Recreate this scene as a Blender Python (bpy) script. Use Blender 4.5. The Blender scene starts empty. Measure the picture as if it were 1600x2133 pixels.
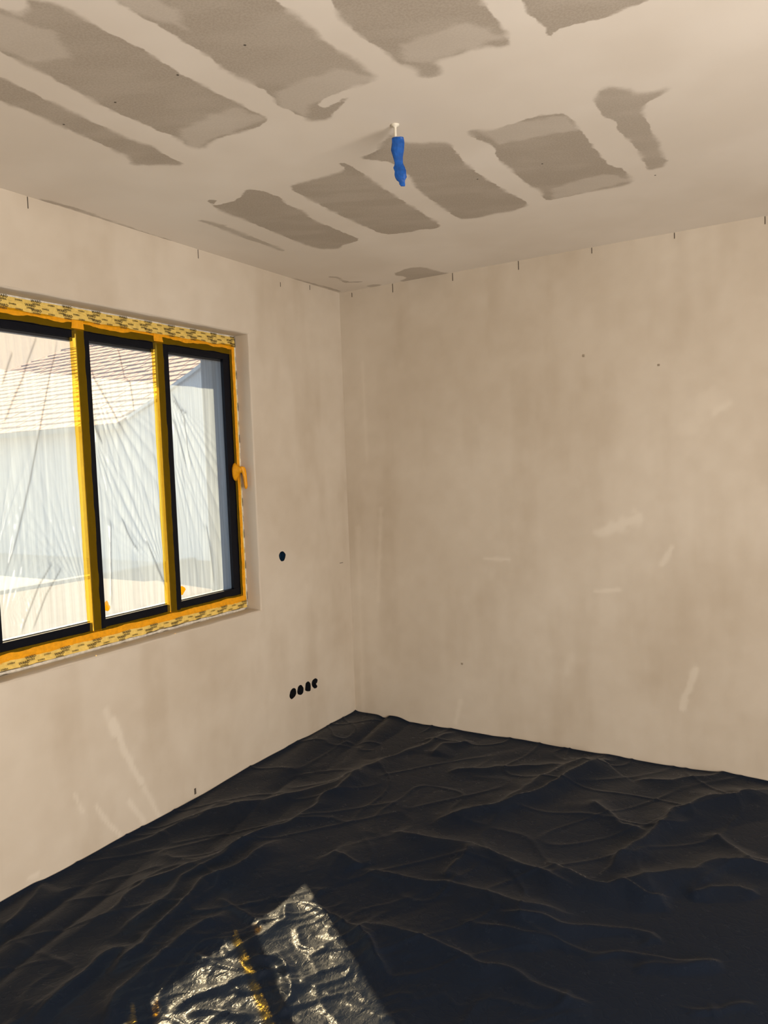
import bpy, bmesh, math, random
import numpy as np
from mathutils import Matrix, Vector

scene = bpy.context.scene
random.seed(7)
RNG = np.random.RandomState(11)
col = scene.collection

# ------------------------------------------------------------------ camera
H = 2.6                       # room height in metres, origin at the far corner of the floor
cam_data = bpy.data.cameras.new('camera')
cam_data.sensor_fit = 'HORIZONTAL'
cam_data.sensor_width = 36.0
cam_data.lens = 1560.4 / 1600.0 * 36.0
cam_data.clip_start = 0.05
cam_data.clip_end = 300
cam = bpy.data.objects.new('camera', cam_data)
col.objects.link(cam)
cr, cu, cb = (0.8554752, 0.51657268, -0.03626087), (-0.00184276, 0.07305911, 0.99732591), (0.51784051, -0.85312076, 0.06345218)
cam.matrix_world = Matrix(((cr[0], cu[0], cb[0], 2.5836), (cr[1], cu[1], cb[1], -3.8274), (cr[2], cu[2], cb[2], 1.5560), (0, 0, 0, 1)))
scene.camera = cam

# ------------------------------------------------------------------ sky, sun, daylight, exposure
scene.view_settings.view_transform = 'Standard'
scene.view_settings.look = 'None'
scene.view_settings.gamma = 1.0
scene.view_settings.use_curve_mapping = False
scene.view_settings.exposure = 0.0

world = bpy.data.worlds.new('sky')
scene.world = world
world.use_nodes = True
wn = world.node_tree
wn.nodes.clear()
w_out = wn.nodes.new('ShaderNodeOutputWorld')
w_bg = wn.nodes.new('ShaderNodeBackground')
w_bg.inputs['Color'].default_value = (0.62, 0.80, 1.0, 1)
w_bg.inputs['Strength'].default_value = 1.25
wn.links.new(w_bg.outputs[0], w_out.inputs[0])

SUN_TRAVEL = Vector((1.0, -0.70, -0.935)).normalized()
sun_data = bpy.data.lights.new('sun', 'SUN')
sun_data.energy = 14.0
sun_data.angle = math.radians(0.53)
sun_data.color = (1.0, 0.735, 0.42)
sun = bpy.data.objects.new('sun', sun_data)
sun.rotation_euler = SUN_TRAVEL.to_track_quat('-Z', 'Y').to_euler()
sun.location = (-8, 6, 9)
col.objects.link(sun)

# daylight that comes in through the terrace door opening behind the camera (opening: x = 4.6, y -4.6..-2.0)
day_data = bpy.data.lights.new('terrace_daylight', 'AREA')
day_data.shape = 'RECTANGLE'
day_data.size, day_data.size_y = 2.3, 1.7
day_data.energy = 158.0
day_data.color = (1.0, 0.88, 0.75)
day = bpy.data.objects.new('terrace_daylight', day_data)
day.location = (4.50, -3.25, 0.95)
day.rotation_euler = Vector((-1, 0, 0.30)).to_track_quat('-Z', 'Y').to_euler()
col.objects.link(day)

scene.cycles.use_adaptive_sampling = True
scene.cycles.adaptive_threshold = 0.03
scene.cycles.max_bounces = 6
scene.cycles.diffuse_bounces = 4
scene.cycles.glossy_bounces = 3
scene.cycles.transmission_bounces = 4
scene.cycles.transparent_max_bounces = 12
scene.cycles.caustics_reflective = False
scene.cycles.caustics_refractive = False

# ------------------------------------------------------------------ measured shapes (metres)
# ceiling outlines are (x, y) on the ceiling, creases (x, y) on the floor, wall marks (x or y, z) on their wall
CEIL_PATCHES = [(1,[(0.742,-2.802),(0.713,-2.596),(0.705,-2.487),(0.695,-2.326),(0.684,-2.133),(0.705,-2.073),(0.679,-1.99),(0.677,-1.907),(0.606,-1.965),(0.533,-2.014),(0.579,-2.063),(0.586,-2.182),(0.594,-2.334),(0.602,-2.455),(0.59,-2.519),(0.615,-2.737)]),(1,[(1.15,-2.803),(1.064,-2.746),(1.103,-2.709),(1.1,-2.612),(1.115,-2.5),(1.104,-2.349),(1.11,-2.214),(1.122,-2.067),(1.123,-2.01),(1.066,-1.981),(0.961,-1.995),(0.877,-1.992),(0.823,-1.969),(0.786,-1.996),(0.813,-2.073),(0.798,-2.194),(0.794,-2.321),(0.81,-2.451),(0.82,-2.564),(0.825,-2.664),(0.836,-2.851),(0.991,-2.931),(0.981,-2.761),(1.009,-2.716)]),(1,[(1.223,-2.754),(1.216,-2.646),(1.215,-2.599),(1.222,-2.492),(1.221,-2.373),(1.21,-2.274),(1.227,-2.17),(1.225,-2.106),(1.197,-2.05),(1.215,-1.959),(1.215,-1.924),(1.275,-1.901),(1.336,-1.943),(1.404,-1.989),(1.344,-1.969),(1.289,-1.959),(1.293,-2.005),(1.418,-2.018),(1.52,-2.018),(1.517,-2.11),(1.504,-2.22),(1.511,-2.338),(1.503,-2.443),(1.491,-2.57)]),(1,[(1.632,-2.473),(1.609,-2.37),(1.586,-2.298),(1.585,-2.214),(1.6,-2.126),(1.602,-2.056),(1.626,-1.995),(1.613,-1.959),(1.633,-1.939),(1.667,-1.936),(1.678,-1.965),(1.674,-2.005),(1.741,-2.0),(1.821,-1.998),(1.863,-1.96),(1.885,-2.0),(1.891,-2.074),(1.887,-2.178),(1.885,-2.3)]),(1,[(1.979,-2.235),(1.969,-2.122),(1.96,-2.084),(1.967,-2.021),(1.976,-1.979),(1.967,-1.94),(1.979,-1.932),(1.999,-1.968),(2.04,-1.954),(2.095,-1.944),(2.153,-1.95),(2.213,-1.953),(2.345,-1.985)]),(0.75,[(0.299,-1.486),(0.332,-1.43),(0.334,-1.315),(0.325,-1.149),(0.312,-0.908),(0.285,-0.899),(0.29,-1.006),(0.284,-1.199),(0.301,-1.398)]),(1,[(0.486,-1.62),(0.532,-1.605),(0.467,-1.554),(0.602,-1.552),(0.701,-1.623),(0.732,-1.55),(0.737,-1.47),(0.709,-1.405),(0.718,-1.292),(0.68,-1.208),(0.685,-0.983),(0.691,-0.815),(0.578,-0.808),(0.538,-0.769),(0.452,-0.807),(0.437,-0.939),(0.441,-1.121),(0.454,-1.343),(0.45,-1.497)]),(1,[(0.821,-1.545),(0.983,-1.541),(1.09,-1.544),(1.105,-1.611),(1.128,-1.594),(1.121,-1.466),(1.108,-1.311),(1.099,-1.108),(1.087,-0.798),(1.056,-0.746),(0.981,-0.787),(0.926,-0.777),(0.813,-0.821),(0.806,-0.974),(0.803,-1.19),(0.817,-1.376)]),(1,[(1.184,-1.604),(1.262,-1.615),(1.323,-1.667),(1.373,-1.705),(1.364,-1.659),(1.381,-1.611),(1.419,-1.583),(1.455,-1.566),(1.497,-1.527),(1.471,-1.418),(1.46,-1.296),(1.468,-1.12),(1.48,-0.955),(1.503,-0.801),(1.414,-0.759),(1.357,-0.78),(1.244,-0.774),(1.183,-0.813),(1.193,-1.037),(1.211,-1.252),(1.254,-1.384),(1.26,-1.497),(1.23,-1.545)]),(1,[(1.58,-1.588),(1.637,-1.538),(1.719,-1.541),(1.798,-1.544),(1.866,-1.522),(1.88,-1.473),(1.875,-1.353),(1.875,-1.218),(1.879,-1.013),(1.914,-0.949),(1.914,-0.818),(1.891,-0.774),(1.738,-0.793),(1.591,-0.79),(1.566,-0.823),(1.595,-0.92),(1.571,-1.013),(1.573,-1.213),(1.573,-1.317),(1.604,-1.439),(1.579,-1.48)]),(0.9,[(1.968,-1.523),(1.992,-1.586),(2.024,-1.604),(2.06,-1.561),(2.088,-1.508),(2.123,-1.483),(2.166,-1.497),(2.161,-1.473),(2.123,-1.448),(2.083,-1.422),(2.069,-1.376),(2.07,-1.254),(2.065,-1.079),(2.053,-0.885),(1.984,-0.876),(1.988,-0.96),(1.999,-1.103),(1.98,-1.255),(1.987,-1.376),(1.966,-1.411)]),(0.8,[(0.472,-0.18),(0.615,-0.245),(0.695,-0.205),(0.704,-0.07),(0.744,0.016),(0.577,0.017),(0.415,-0.003),(0.519,-0.074)]),(0.8,[(-0.007,-0.467),(0.017,-0.433),(0.021,-0.331),(0.034,-0.201),(0.041,-0.024),(0.021,-0.025),(0.012,-0.097),(0.008,-0.254),(0.002,-0.347)]),(0.6,[(0.22,-0.046),(0.273,-0.062),(0.321,-0.007),(0.229,0.008)])]  # outline at the light cable: bare board plus a wedge of painted cable shadow
CEIL_BANDS = [[(0.86,-2.118),(1.1,-2.126),(1.123,-2.01),(0.877,-1.992),(0.823,-1.969),(0.786,-1.996)],[(1.243,-2.127),(1.456,-2.13),(1.52,-2.018),(1.293,-2.005),(1.217,-1.95),(1.197,-2.05)],[(1.649,-2.126),(1.829,-2.117),(1.887,-1.998),(1.674,-2.005),(1.6,-2.052)],[(1.635,-0.922),(1.846,-0.955),(1.918,-0.814),(1.585,-0.774)],[(1.199,-2.77),(1.295,-2.704),(1.303,-2.538),(1.261,-2.453),(1.215,-2.599)],[(0.965,-2.751),(1.012,-2.65),(0.942,-2.548),(0.836,-2.595),(0.845,-2.856),(0.991,-2.931)],[(1.608,-1.601),(1.885,-1.489),(1.873,-1.376),(1.623,-1.425)]]
CEIL_LINES = [[(0.18,-0.354),(0.204,-0.32),(0.182,-0.196),(0.252,-0.153)],[(0.007,-1.997),(0.022,-1.873),(0.004,-1.628),(-0.011,-1.321)],[(0.305,-1.458),(0.34,-1.352)]]
CEIL_SPOTS = [(1.331,-2.344),(1.093,-2.339),(0.611,-2.333),(1.685,-1.178),(1.438,-1.184),(1.997,-0.814),(0.842,-2.335)]
CREASES = [(0.01,0.02,0.06,[(-0.009,-1.993),(0.036,-1.865),(0.121,-1.617),(0.195,-1.444),(0.353,-1.162),(0.495,-0.93),(0.553,-0.575)]),(0.016,0.02,0.08,[(0.417,-2.412),(0.395,-2.239),(0.404,-2.124),(0.36,-1.975),(0.411,-1.854),(0.502,-1.626),(0.512,-1.488),(0.552,-1.326),(0.541,-0.997),(0.529,-0.533)]),(0.012,0.02,0.05,[(0.527,-2.313),(0.515,-2.175),(0.51,-2.018),(0.462,-1.903),(0.497,-1.691),(0.514,-1.521),(0.532,-1.384)]),(0.022,0.02,0.07,[(0.699,-2.449),(0.676,-2.377),(0.632,-2.215),(0.612,-2.046),(0.56,-1.888),(0.591,-1.78),(0.609,-1.633),(0.616,-1.457)]),(0.014,0.02,0.05,[(0.629,-2.66),(0.627,-2.599),(0.614,-2.494),(0.595,-2.357),(0.609,-2.256)]),(0.018,0.02,0.07,[(0.836,-2.597),(0.802,-2.531),(0.774,-2.431),(0.75,-2.261),(0.742,-2.171),(0.767,-2.042),(0.744,-1.945)]),(0.01,0.02,0.06,[(0.17,-2.447),(0.125,-2.366),(0.07,-2.266),(0.026,-2.167)]),(0.012,0.02,0.06,[(0.493,-0.757),(0.545,-0.561),(0.602,-0.35),(0.675,-0.116),(0.74,-0.0)]),(0.022,0.015,0.1,[(1.059,-1.092),(1.178,-0.934),(1.321,-0.758),(1.425,-0.541),(1.464,-0.373),(1.571,-0.078),(1.674,-0.061)]),(0.012,0.02,0.06,[(1.258,-0.829),(1.337,-0.556),(1.421,-0.236),(1.537,-0.043)]),(0.022,0.015,0.09,[(1.813,-1.199),(1.88,-0.976),(1.943,-0.712),(1.986,-0.525),(2.104,-0.338),(2.281,-0.169),(2.349,-0.024)]),(0.014,0.006,0.1,[(1.626,-1.185),(1.717,-1.176),(1.808,-1.21),(1.877,-1.209),(1.935,-1.17),(2.017,-1.203),(2.091,-1.172)]),(0.018,0.02,0.08,[(1.877,-1.209),(1.996,-1.103),(2.125,-0.983),(2.208,-0.865),(2.301,-0.817),(2.442,-0.763)]),(0.014,0.012,0.08,[(0.944,-1.221),(1.14,-1.201),(1.342,-1.172),(1.501,-1.212),(1.648,-1.248),(1.836,-1.281)]),(0.014,0.015,0.08,[(1.0,-1.529),(1.116,-1.507),(1.342,-1.471),(1.543,-1.476),(1.679,-1.484),(1.841,-1.414)]),(0.012,0.012,0.08,[(1.117,-1.826),(1.297,-1.806),(1.426,-1.793),(1.64,-1.798),(1.792,-1.79),(1.944,-1.811),(2.084,-1.83)]),(0.01,0.012,0.06,[(1.472,-1.639),(1.607,-1.627),(1.797,-1.582),(1.936,-1.582),(2.15,-1.5),(2.342,-1.404)]),(0.012,0.012,0.06,[(1.583,-1.55),(1.712,-1.527),(1.917,-1.455),(2.08,-1.397),(2.144,-1.465)]),(0.008,0.015,0.05,[(2.032,-1.613),(2.186,-1.506),(2.308,-1.403)]),(0.008,0.015,0.05,[(2.166,-1.734),(2.304,-1.649),(2.419,-1.571)]),(0.012,0.015,0.05,[(2.138,-0.59),(2.233,-0.714),(2.311,-0.831)]),(0.012,0.015,0.05,[(1.611,-0.559),(1.723,-0.658),(1.835,-0.744),(1.918,-0.725)]),(0.012,0.02,0.05,[(0.75,-0.408),(0.739,-0.245),(0.863,-0.106)]),(0.01,0.02,0.05,[(0.877,-0.601),(0.981,-0.485),(1.185,-0.351),(1.442,-0.225)]),(0.01,0.015,0.05,[(1.331,-1.45),(1.338,-1.276),(1.342,-1.172)]),(0.012,0.015,0.05,[(2.125,-1.138),(2.191,-1.045),(2.288,-1.003),(2.38,-1.021)]),(0.01,0.015,0.05,[(1.715,-0.28),(1.919,-0.208),(2.105,-0.026),(2.297,0.162)]),(0.01,0.012,0.04,[(0.837,-1.474),(0.923,-1.481),(1.033,-1.512)]),(0.02,0.015,0.03,[(0.948,-2.435),(0.951,-2.377),(0.979,-2.303),(1.019,-2.238),(1.07,-2.165),(1.098,-2.113)]),(0.026,0.018,0.04,[(0.993,-2.169),(1.029,-2.117),(1.058,-2.072),(1.107,-2.08),(1.146,-2.115),(1.134,-2.14)]),(0.018,0.015,0.04,[(0.891,-2.166),(0.931,-2.125),(0.944,-2.036),(0.956,-1.919),(0.892,-1.809)]),(0.018,0.015,0.04,[(0.892,-1.809),(0.988,-1.808),(1.115,-1.824),(1.203,-1.844),(1.31,-1.903),(1.438,-2.004)]),(0.012,0.012,0.03,[(0.864,-2.248),(0.851,-2.212),(0.918,-2.21),(0.996,-2.196),(1.031,-2.187)]),(0.018,0.015,0.03,[(0.993,-2.403),(1.047,-2.358),(1.1,-2.341),(1.187,-2.317)]),(0.018,0.015,0.03,[(1.125,-2.145),(1.174,-2.146),(1.207,-2.197),(1.225,-2.269)]),(0.012,0.012,0.03,[(0.677,-1.922),(0.762,-1.94),(0.878,-1.949),(0.874,-1.916)]),(0.01,0.01,0.03,[(0.979,-1.674),(0.983,-1.736),(1.005,-1.799)])]
FOLDS = [[[(-1.868,2.126),(-1.888,2.049),(-1.923,1.947),(-1.957,1.828),(-1.994,1.696),(-2.036,1.545),(-2.101,1.346),(-2.176,1.142)],[(-1.961,2.12),(-2.012,2.009),(-2.04,1.938),(-2.086,1.851),(-2.14,1.735)],[(-2.072,2.039),(-2.094,1.989),(-2.128,1.896)],[(-1.959,1.214),(-2.029,1.127),(-2.101,0.988),(-2.121,0.936)],[(-1.918,1.189),(-2.001,1.084),(-2.073,0.945)]],[[(-1.735,2.04),(-1.707,1.958),(-1.619,1.824),(-1.59,1.759)],[(-1.737,1.851),(-1.716,1.745),(-1.682,1.678)],[(-1.581,2.124),(-1.55,1.982),(-1.521,1.962),(-1.503,1.811)],[(-1.607,1.36),(-1.583,1.293),(-1.551,1.236),(-1.516,1.202)],[(-1.481,1.259),(-1.432,1.131),(-1.363,0.98)],[(-1.667,1.365),(-1.679,1.164),(-1.689,0.963)]],[[(-1.276,1.931),(-1.208,1.814),(-1.189,1.632),(-1.169,1.561)],[(-1.277,1.812),(-1.232,1.663),(-1.206,1.562)],[(-1.275,1.901),(-1.238,1.858),(-1.174,1.831)],[(-1.094,1.294),(-1.073,1.122),(-1.063,0.974)]]]
SMEARS_RIGHT = [(0.0336,1,[(1.546,1.167),(1.737,1.247)]),(0.0112,1,[(1.516,0.865),(1.638,0.877)]),(0.014,1,[(1.849,1.018),(1.894,1.102)]),(0.0168,1.2,[(1.93,0.308),(1.957,0.395),(1.998,0.507)]),(0.0112,0.8,[(0.905,1.014),(1.047,1.011)]),(0.0168,0.7,[(0.696,0.05),(0.731,0.182)]),(0.0168,0.6,[(0.238,1.29),(0.197,0.734)]),(0.014,0.5,[(0.147,2.169),(0.155,1.581)]),(0.0168,0.6,[(2.093,1.74),(2.155,1.78)]),(0.07,0.5,[(1.987,1.679),(2.073,1.809)]),(0.0224,0.5,[(0.067,1.172),(0.057,0.03)]),(0.028,0.5,[(1.355,0.422),(1.383,0.502)])]
SMEARS_LEFT = [(0.014,1.2,[(-1.811,0.523),(-1.755,0.37),(-1.681,0.216)]),(0.0112,1,[(-1.916,0.207),(-1.864,0.114),(-1.809,0.038)]),(0.0112,0.8,[(-2.011,0.296),(-1.98,0.214)]),(0.014,0.9,[(-1.755,0.165),(-1.681,0.04)]),(0.014,0.8,[(-1.67,0.19),(-1.588,0.014)]),(0.0224,0.7,[(-1.843,0.584),(-1.803,0.469)]),(0.0112,0.8,[(-2.225,0.06),(-2.185,0.059)])]
SOCKET_HOLES = [[(-0.669,1.103),(-0.645,1.105),(-0.623,1.085),(-0.629,1.066),(-0.641,1.05),(-0.665,1.05),(-0.679,1.067),(-0.683,1.087)],[(-0.647,0.303),(-0.637,0.326),(-0.613,0.337),(-0.589,0.328),(-0.583,0.3),(-0.596,0.284),(-0.629,0.275),(-0.644,0.29)],[(-0.578,0.304),(-0.568,0.332),(-0.539,0.337),(-0.516,0.31),(-0.522,0.283),(-0.543,0.276),(-0.571,0.287)],[(-0.503,0.309),(-0.497,0.333),(-0.472,0.338),(-0.45,0.318),(-0.452,0.274),(-0.48,0.279),(-0.505,0.291)],[(-0.443,0.313),(-0.433,0.332),(-0.403,0.337),(-0.381,0.323),(-0.387,0.306),(-0.401,0.302),(-0.386,0.284),(-0.394,0.276),(-0.418,0.278),(-0.436,0.295)]]
NICKS_LEFT = [[(-1.379,0.067),(-1.371,0.041)],[(-0.109,0.968),(-0.078,0.967)]]
NICKS_RIGHT = [[(1.477,2.074),(1.482,2.064)],[(1.84,1.99),(1.847,1.983)],[(0.744,0.405),(0.75,0.397)]]
MARKS_RIGHT = [(0.091,2.588,2.563),(0.375,2.601,2.549),(0.76,2.597,2.555),(1.144,2.607,2.553),(1.531,2.6,2.57),(1.922,2.609,2.571),(2.305,2.608,2.564)]
MARKS_LEFT = [(-2.048,2.598,2.555),(-1.176,2.598,2.557),(-0.566,2.56,2.536),(-0.299,2.593,2.566)]

# ------------------------------------------------------------------ helpers
def tag(o, label=None, cat=None, group=None, kind=None):
    if label: o['label'] = label
    if cat: o['category'] = cat
    if group: o['group'] = group
    if kind: o['kind'] = kind
    return o

def mesh_obj(name, verts, faces, mat=None, parent=None, smooth=False):
    me = bpy.data.meshes.new(name)
    me.from_pydata([tuple(map(float, v)) for v in verts], [], [tuple(map(int, f)) for f in faces])
    me.update()
    if mat: me.materials.append(mat)
    if smooth:
        me.polygons.foreach_set('use_smooth', [True] * len(me.polygons))
    o = bpy.data.objects.new(name, me)
    col.objects.link(o)
    if parent: o.parent = parent
    return o

def empty(name, loc=(0, 0, 0)):
    o = bpy.data.objects.new(name, None)
    o.location = loc
    o.empty_display_size = 0.05
    col.objects.link(o)
    return o

class MB:
    def __init__(self): self.v, self.f = [], []
    def add(self, v, f):
        n = len(self.v)
        self.v += [tuple(p) for p in v]
        self.f += [tuple(i + n for i in q) for q in f]
        return self
    def box(self, a, b):
        x0, y0, z0 = a; x1, y1, z1 = b
        return self.add([(x0, y0, z0), (x1, y0, z0), (x1, y1, z0), (x0, y1, z0), (x0, y0, z1), (x1, y0, z1), (x1, y1, z1), (x0, y1, z1)],
                        [(0, 3, 2, 1), (4, 5, 6, 7), (0, 1, 5, 4), (1, 2, 6, 5), (2, 3, 7, 6), (3, 0, 4, 7)])
    def prism(self, poly, axis, a, b):
        # poly: 2-D outline in the two other axes, extruded along axis from a to b
        n = len(poly)
        def p3(q, t):
            r = [q[0], q[1]]; r.insert(axis, t); return tuple(r)
        v = [p3(q, a) for q in poly] + [p3(q, b) for q in poly]
        f = [tuple(range(n))[::-1], tuple(range(n, 2 * n))] + [(i, (i + 1) % n, n + (i + 1) % n, n + i) for i in range(n)]
        return self.add(v, f)
    def build(self, name, mat=None, parent=None, smooth=False, bevel=0.0):
        o = mesh_obj(name, self.v, self.f, mat, parent, smooth)
        if bevel or True:
            bm = bmesh.new(); bm.from_mesh(o.data)
            bmesh.ops.recalc_face_normals(bm, faces=bm.faces)
            if bevel:
                bmesh.ops.bevel(bm, geom=list(bm.edges), offset=bevel, segments=2, affect='EDGES', profile=0.5)
            bm.to_mesh(o.data); bm.free()
        return o

_TABLES = {}
def vnoise(u, v, seed):
    """smooth value noise in 0..1 on arrays u, v"""
    if seed not in _TABLES: _TABLES[seed] = np.random.RandomState(seed).rand(256, 256)
    T = _TABLES[seed]
    iu, iv = np.floor(u).astype(int), np.floor(v).astype(int)
    fu, fv = u - iu, v - iv
    fu = fu * fu * fu * (fu * (fu * 6 - 15) + 10); fv = fv * fv * fv * (fv * (fv * 6 - 15) + 10)
    g = lambda a, b: T[a % 256, b % 256]
    return (g(iu, iv) * (1 - fu) + g(iu + 1, iv) * fu) * (1 - fv) + (g(iu, iv + 1) * (1 - fu) + g(iu + 1, iv + 1) * fu) * fv

def sstep(a, b, x):
    t = np.clip((x - a) / (b - a), 0, 1); return t * t * (3 - 2 * t)

def seg_dist(px, py, pts, closed=False):
    """distance to a polyline, signed side and arc position (0..1)"""
    pts = np.array(pts, float)
    if closed: pts = np.vstack([pts, pts[:1]])
    best = np.full(px.shape, 9e9); side = np.zeros(px.shape); arc = np.zeros(px.shape)
    L = np.r_[0, np.cumsum(np.linalg.norm(np.diff(pts, axis=0), axis=1))]
    for k in range(len(pts) - 1):
        a, b = pts[k], pts[k + 1]; d = b - a; l2 = max(d @ d, 1e-12)
        t = np.clip(((px - a[0]) * d[0] + (py - a[1]) * d[1]) / l2, 0, 1)
        dx, dy = px - (a[0] + t * d[0]), py - (a[1] + t * d[1])
        dd = np.hypot(dx, dy); m = dd < best
        best = np.where(m, dd, best); side = np.where(m, np.sign(d[0] * dy - d[1] * dx), side)
        arc = np.where(m, (L[k] + t * math.sqrt(l2)) / max(L[-1], 1e-9), arc)
    return best, side, arc

def poly_sd(px, py, poly):
    d, _, _ = seg_dist(px, py, poly, True)
    inside = np.zeros(px.shape, bool); n = len(poly)
    for i in range(n):
        x0, y0 = poly[i]; x1, y1 = poly[(i + 1) % n]
        c = ((y0 > py) != (y1 > py))
        xi = (x1 - x0) * (py - y0) / ((y1 - y0) if abs(y1 - y0) > 1e-12 else 1e-12) + x0
        inside ^= c & (px < xi)
    return np.where(inside, d, -d)

def smooth_poly(p, it=2):
    """Chaikin corner cutting of a closed outline"""
    for _ in range(it):
        q = []
        for i in range(len(p)):
            a, b = p[i], p[(i + 1) % len(p)]
            q += [(a[0] * .8 + b[0] * .2, a[1] * .8 + b[1] * .2), (a[0] * .2 + b[0] * .8, a[1] * .2 + b[1] * .8)]
        p = q
    return p

def set_attr(o, name, arr):
    a = o.data.attributes.new(name, 'FLOAT', 'POINT')
    a.data.foreach_set('value', np.asarray(arr, dtype=np.float32))

# ------------------------------------------------------------------ materials
class NT:
    def __init__(self, name):
        self.m = bpy.data.materials.new(name); self.m.use_nodes = True
        self.t = self.m.node_tree; self.t.nodes.clear()
        self.out = self.n('ShaderNodeOutputMaterial')
    def n(self, kind, **kw):
        o = self.t.nodes.new(kind)
        for k, v in kw.items():
            if k.startswith('_'): setattr(o, k[1:], v)
            else: self.set(o, k.replace('__', ' '), v)
        return o
    def set(self, o, key, v):
        s = o.inputs[int(key)] if key.isdigit() else o.inputs[key]
        if isinstance(v, bpy.types.NodeSocket): self.t.links.new(v, s)
        else: s.default_value = v
    def math(self, op, a, b=None, clamp=False):
        o = self.n('ShaderNodeMath', _operation=op, _use_clamp=clamp)
        self.set(o, '0', a)
        if b is not None: self.set(o, '1', b)
        return o.outputs[0]
    def maprange(self, v, a, b, c=0.0, d=1.0, smooth=True):
        o = self.n('ShaderNodeMapRange', _interpolation_type='SMOOTHSTEP' if smooth else 'LINEAR')
        self.set(o, 'Value', v); self.set(o, 'From Min', a); self.set(o, 'From Max', b); self.set(o, 'To Min', c); self.set(o, 'To Max', d)
        return o.outputs[0]
    def noise(self, scale, detail=3.0, rough=0.55, vec=None):
        o = self.n('ShaderNodeTexNoise', Scale=scale, Detail=detail, Roughness=rough)
        self.set(o, 'Vector', vec if vec is not None else self.coord())
        return o.outputs['Fac']
    def coord(self):
        if not hasattr(self, '_c'): self._c = self.n('ShaderNodeTexCoord').outputs['Object']
        return self._c
    def mapped(self, scale, rot=(0, 0, 0)):
        o = self.n('ShaderNodeMapping'); self.set(o, 'Vector', self.coord())
        o.inputs['Scale'].default_value = scale; o.inputs['Rotation'].default_value = rot
        return o.outputs[0]
    def mix(self, fac, a, b):
        o = self.n('ShaderNodeMix', _data_type='RGBA')
        self.set(o, '0', fac)
        for k, v in ((6, a), (7, b)):
            if isinstance(v, bpy.types.NodeSocket): self.t.links.new(v, o.inputs[k])
            else: o.inputs[k].default_value = (*v, 1)
        return o.outputs[2]
    def bump(self, h, strength, dist):
        return self.n('ShaderNodeBump', Strength=strength, Distance=dist, Height=h).outputs[0]
    def attr(self, name):
        return self.n('ShaderNodeAttribute', _attribute_name=name).outputs['Fac']
    def principled(self, color, rough, normal=None, spec=0.5, **kw):
        o = self.n('ShaderNodeBsdfPrincipled')
        if isinstance(color, bpy.types.NodeSocket): self.t.links.new(color, o.inputs['Base Color'])
        else: o.inputs['Base Color'].default_value = (*color, 1)
        self.set(o, 'Roughness', rough); self.set(o, 'Specular IOR Level', spec)
        if normal is not None: self.set(o, 'Normal', normal)
        for k, v in kw.items(): self.set(o, k.replace('__', ' '), v)
        return o.outputs[0]
    def schlick(self, f0):
        lw = self.n('ShaderNodeLayerWeight', Blend=.5)
        return self.math('ADD', self.math('MULTIPLY', self.math('POWER', lw.outputs['Facing'], 5.0), 1 - f0), f0)
    def done(self, shader):
        self.t.links.new(shader, self.out.inputs['Surface']); return self.m

def simple_mat(name, color, rough=0.6, spec=0.4, nscale=0, namp=0.12, bump=0.0):
    t = NT(name)
    c = color; nrm = None
    if nscale:
        f = t.noise(nscale, 4)
        c = t.mix(t.maprange(f, .3, .7), tuple(k * (1 - namp) for k in color), tuple(min(1, k * (1 + namp)) for k in color))
        if bump: nrm = t.bump(f, bump, 0.002)
    return t.done(t.principled(c, rough, nrm, spec))

def plaster_mat():
    t = NT('skimmed_plaster')
    tone, sm = t.attr('tone'), t.attr('smear')       # mottling and trowel streaks, measured per wall
    fine = t.noise(28, 2, .6)
    c = t.mix(t.maprange(tone, 0.0, 1.0, 0, 1, False), (0.525, 0.450, 0.358), (0.67, 0.605, 0.515))
    c = t.mix(t.maprange(sm, 0.0, 1.0, 0, .38), c, (0.82, 0.76, 0.66))
    c = t.mix(t.maprange(sm, 0.0, -1.0, 0, .8), c, (0.16, 0.13, 0.10))
    return t.done(t.principled(c, .62, t.bump(t.math('ADD', fine, t.math('MULTIPLY', sm, .6)), .12, .003), .25))

def ceiling_mat():
    t = NT('plasterboard_ceiling')
    sd, lvl = t.attr('bare_distance'), t.attr('bare_level')
    n1 = t.noise(22, 3, .6); n2 = t.attr('thin'); fine = t.noise(160, 1, .6)
    d = t.math('ADD', sd, t.math('MULTIPLY', t.math('SUBTRACT', n1, .5), .030))
    feather = t.maprange(n2, .35, .7, .003, .016)
    m = t.n('ShaderNodeMapRange', _interpolation_type='SMOOTHSTEP')
    t.set(m, 'Value', d); t.set(m, 'From Min', t.math('MULTIPLY', feather, -1.0)); t.set(m, 'From Max', feather)
    fac = t.math('MULTIPLY', m.outputs[0], lvl)
    haze = t.attr('haze')
    comp = t.mix(t.maprange(haze, .2, .8), (0.72, 0.655, 0.575), (0.79, 0.73, 0.655))
    board = t.mix(t.maprange(fine, .3, .7), (0.40, 0.345, 0.285), (0.45, 0.395, 0.33))
    # thin smears of compound left on the board
    thin = t.attr('thin')
    fac = t.math('MULTIPLY', fac, t.maprange(thin, .35, .8, 1.0, .88))
    c = t.mix(fac, comp, board)
    return t.done(t.principled(c, .8, None, .15))

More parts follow.
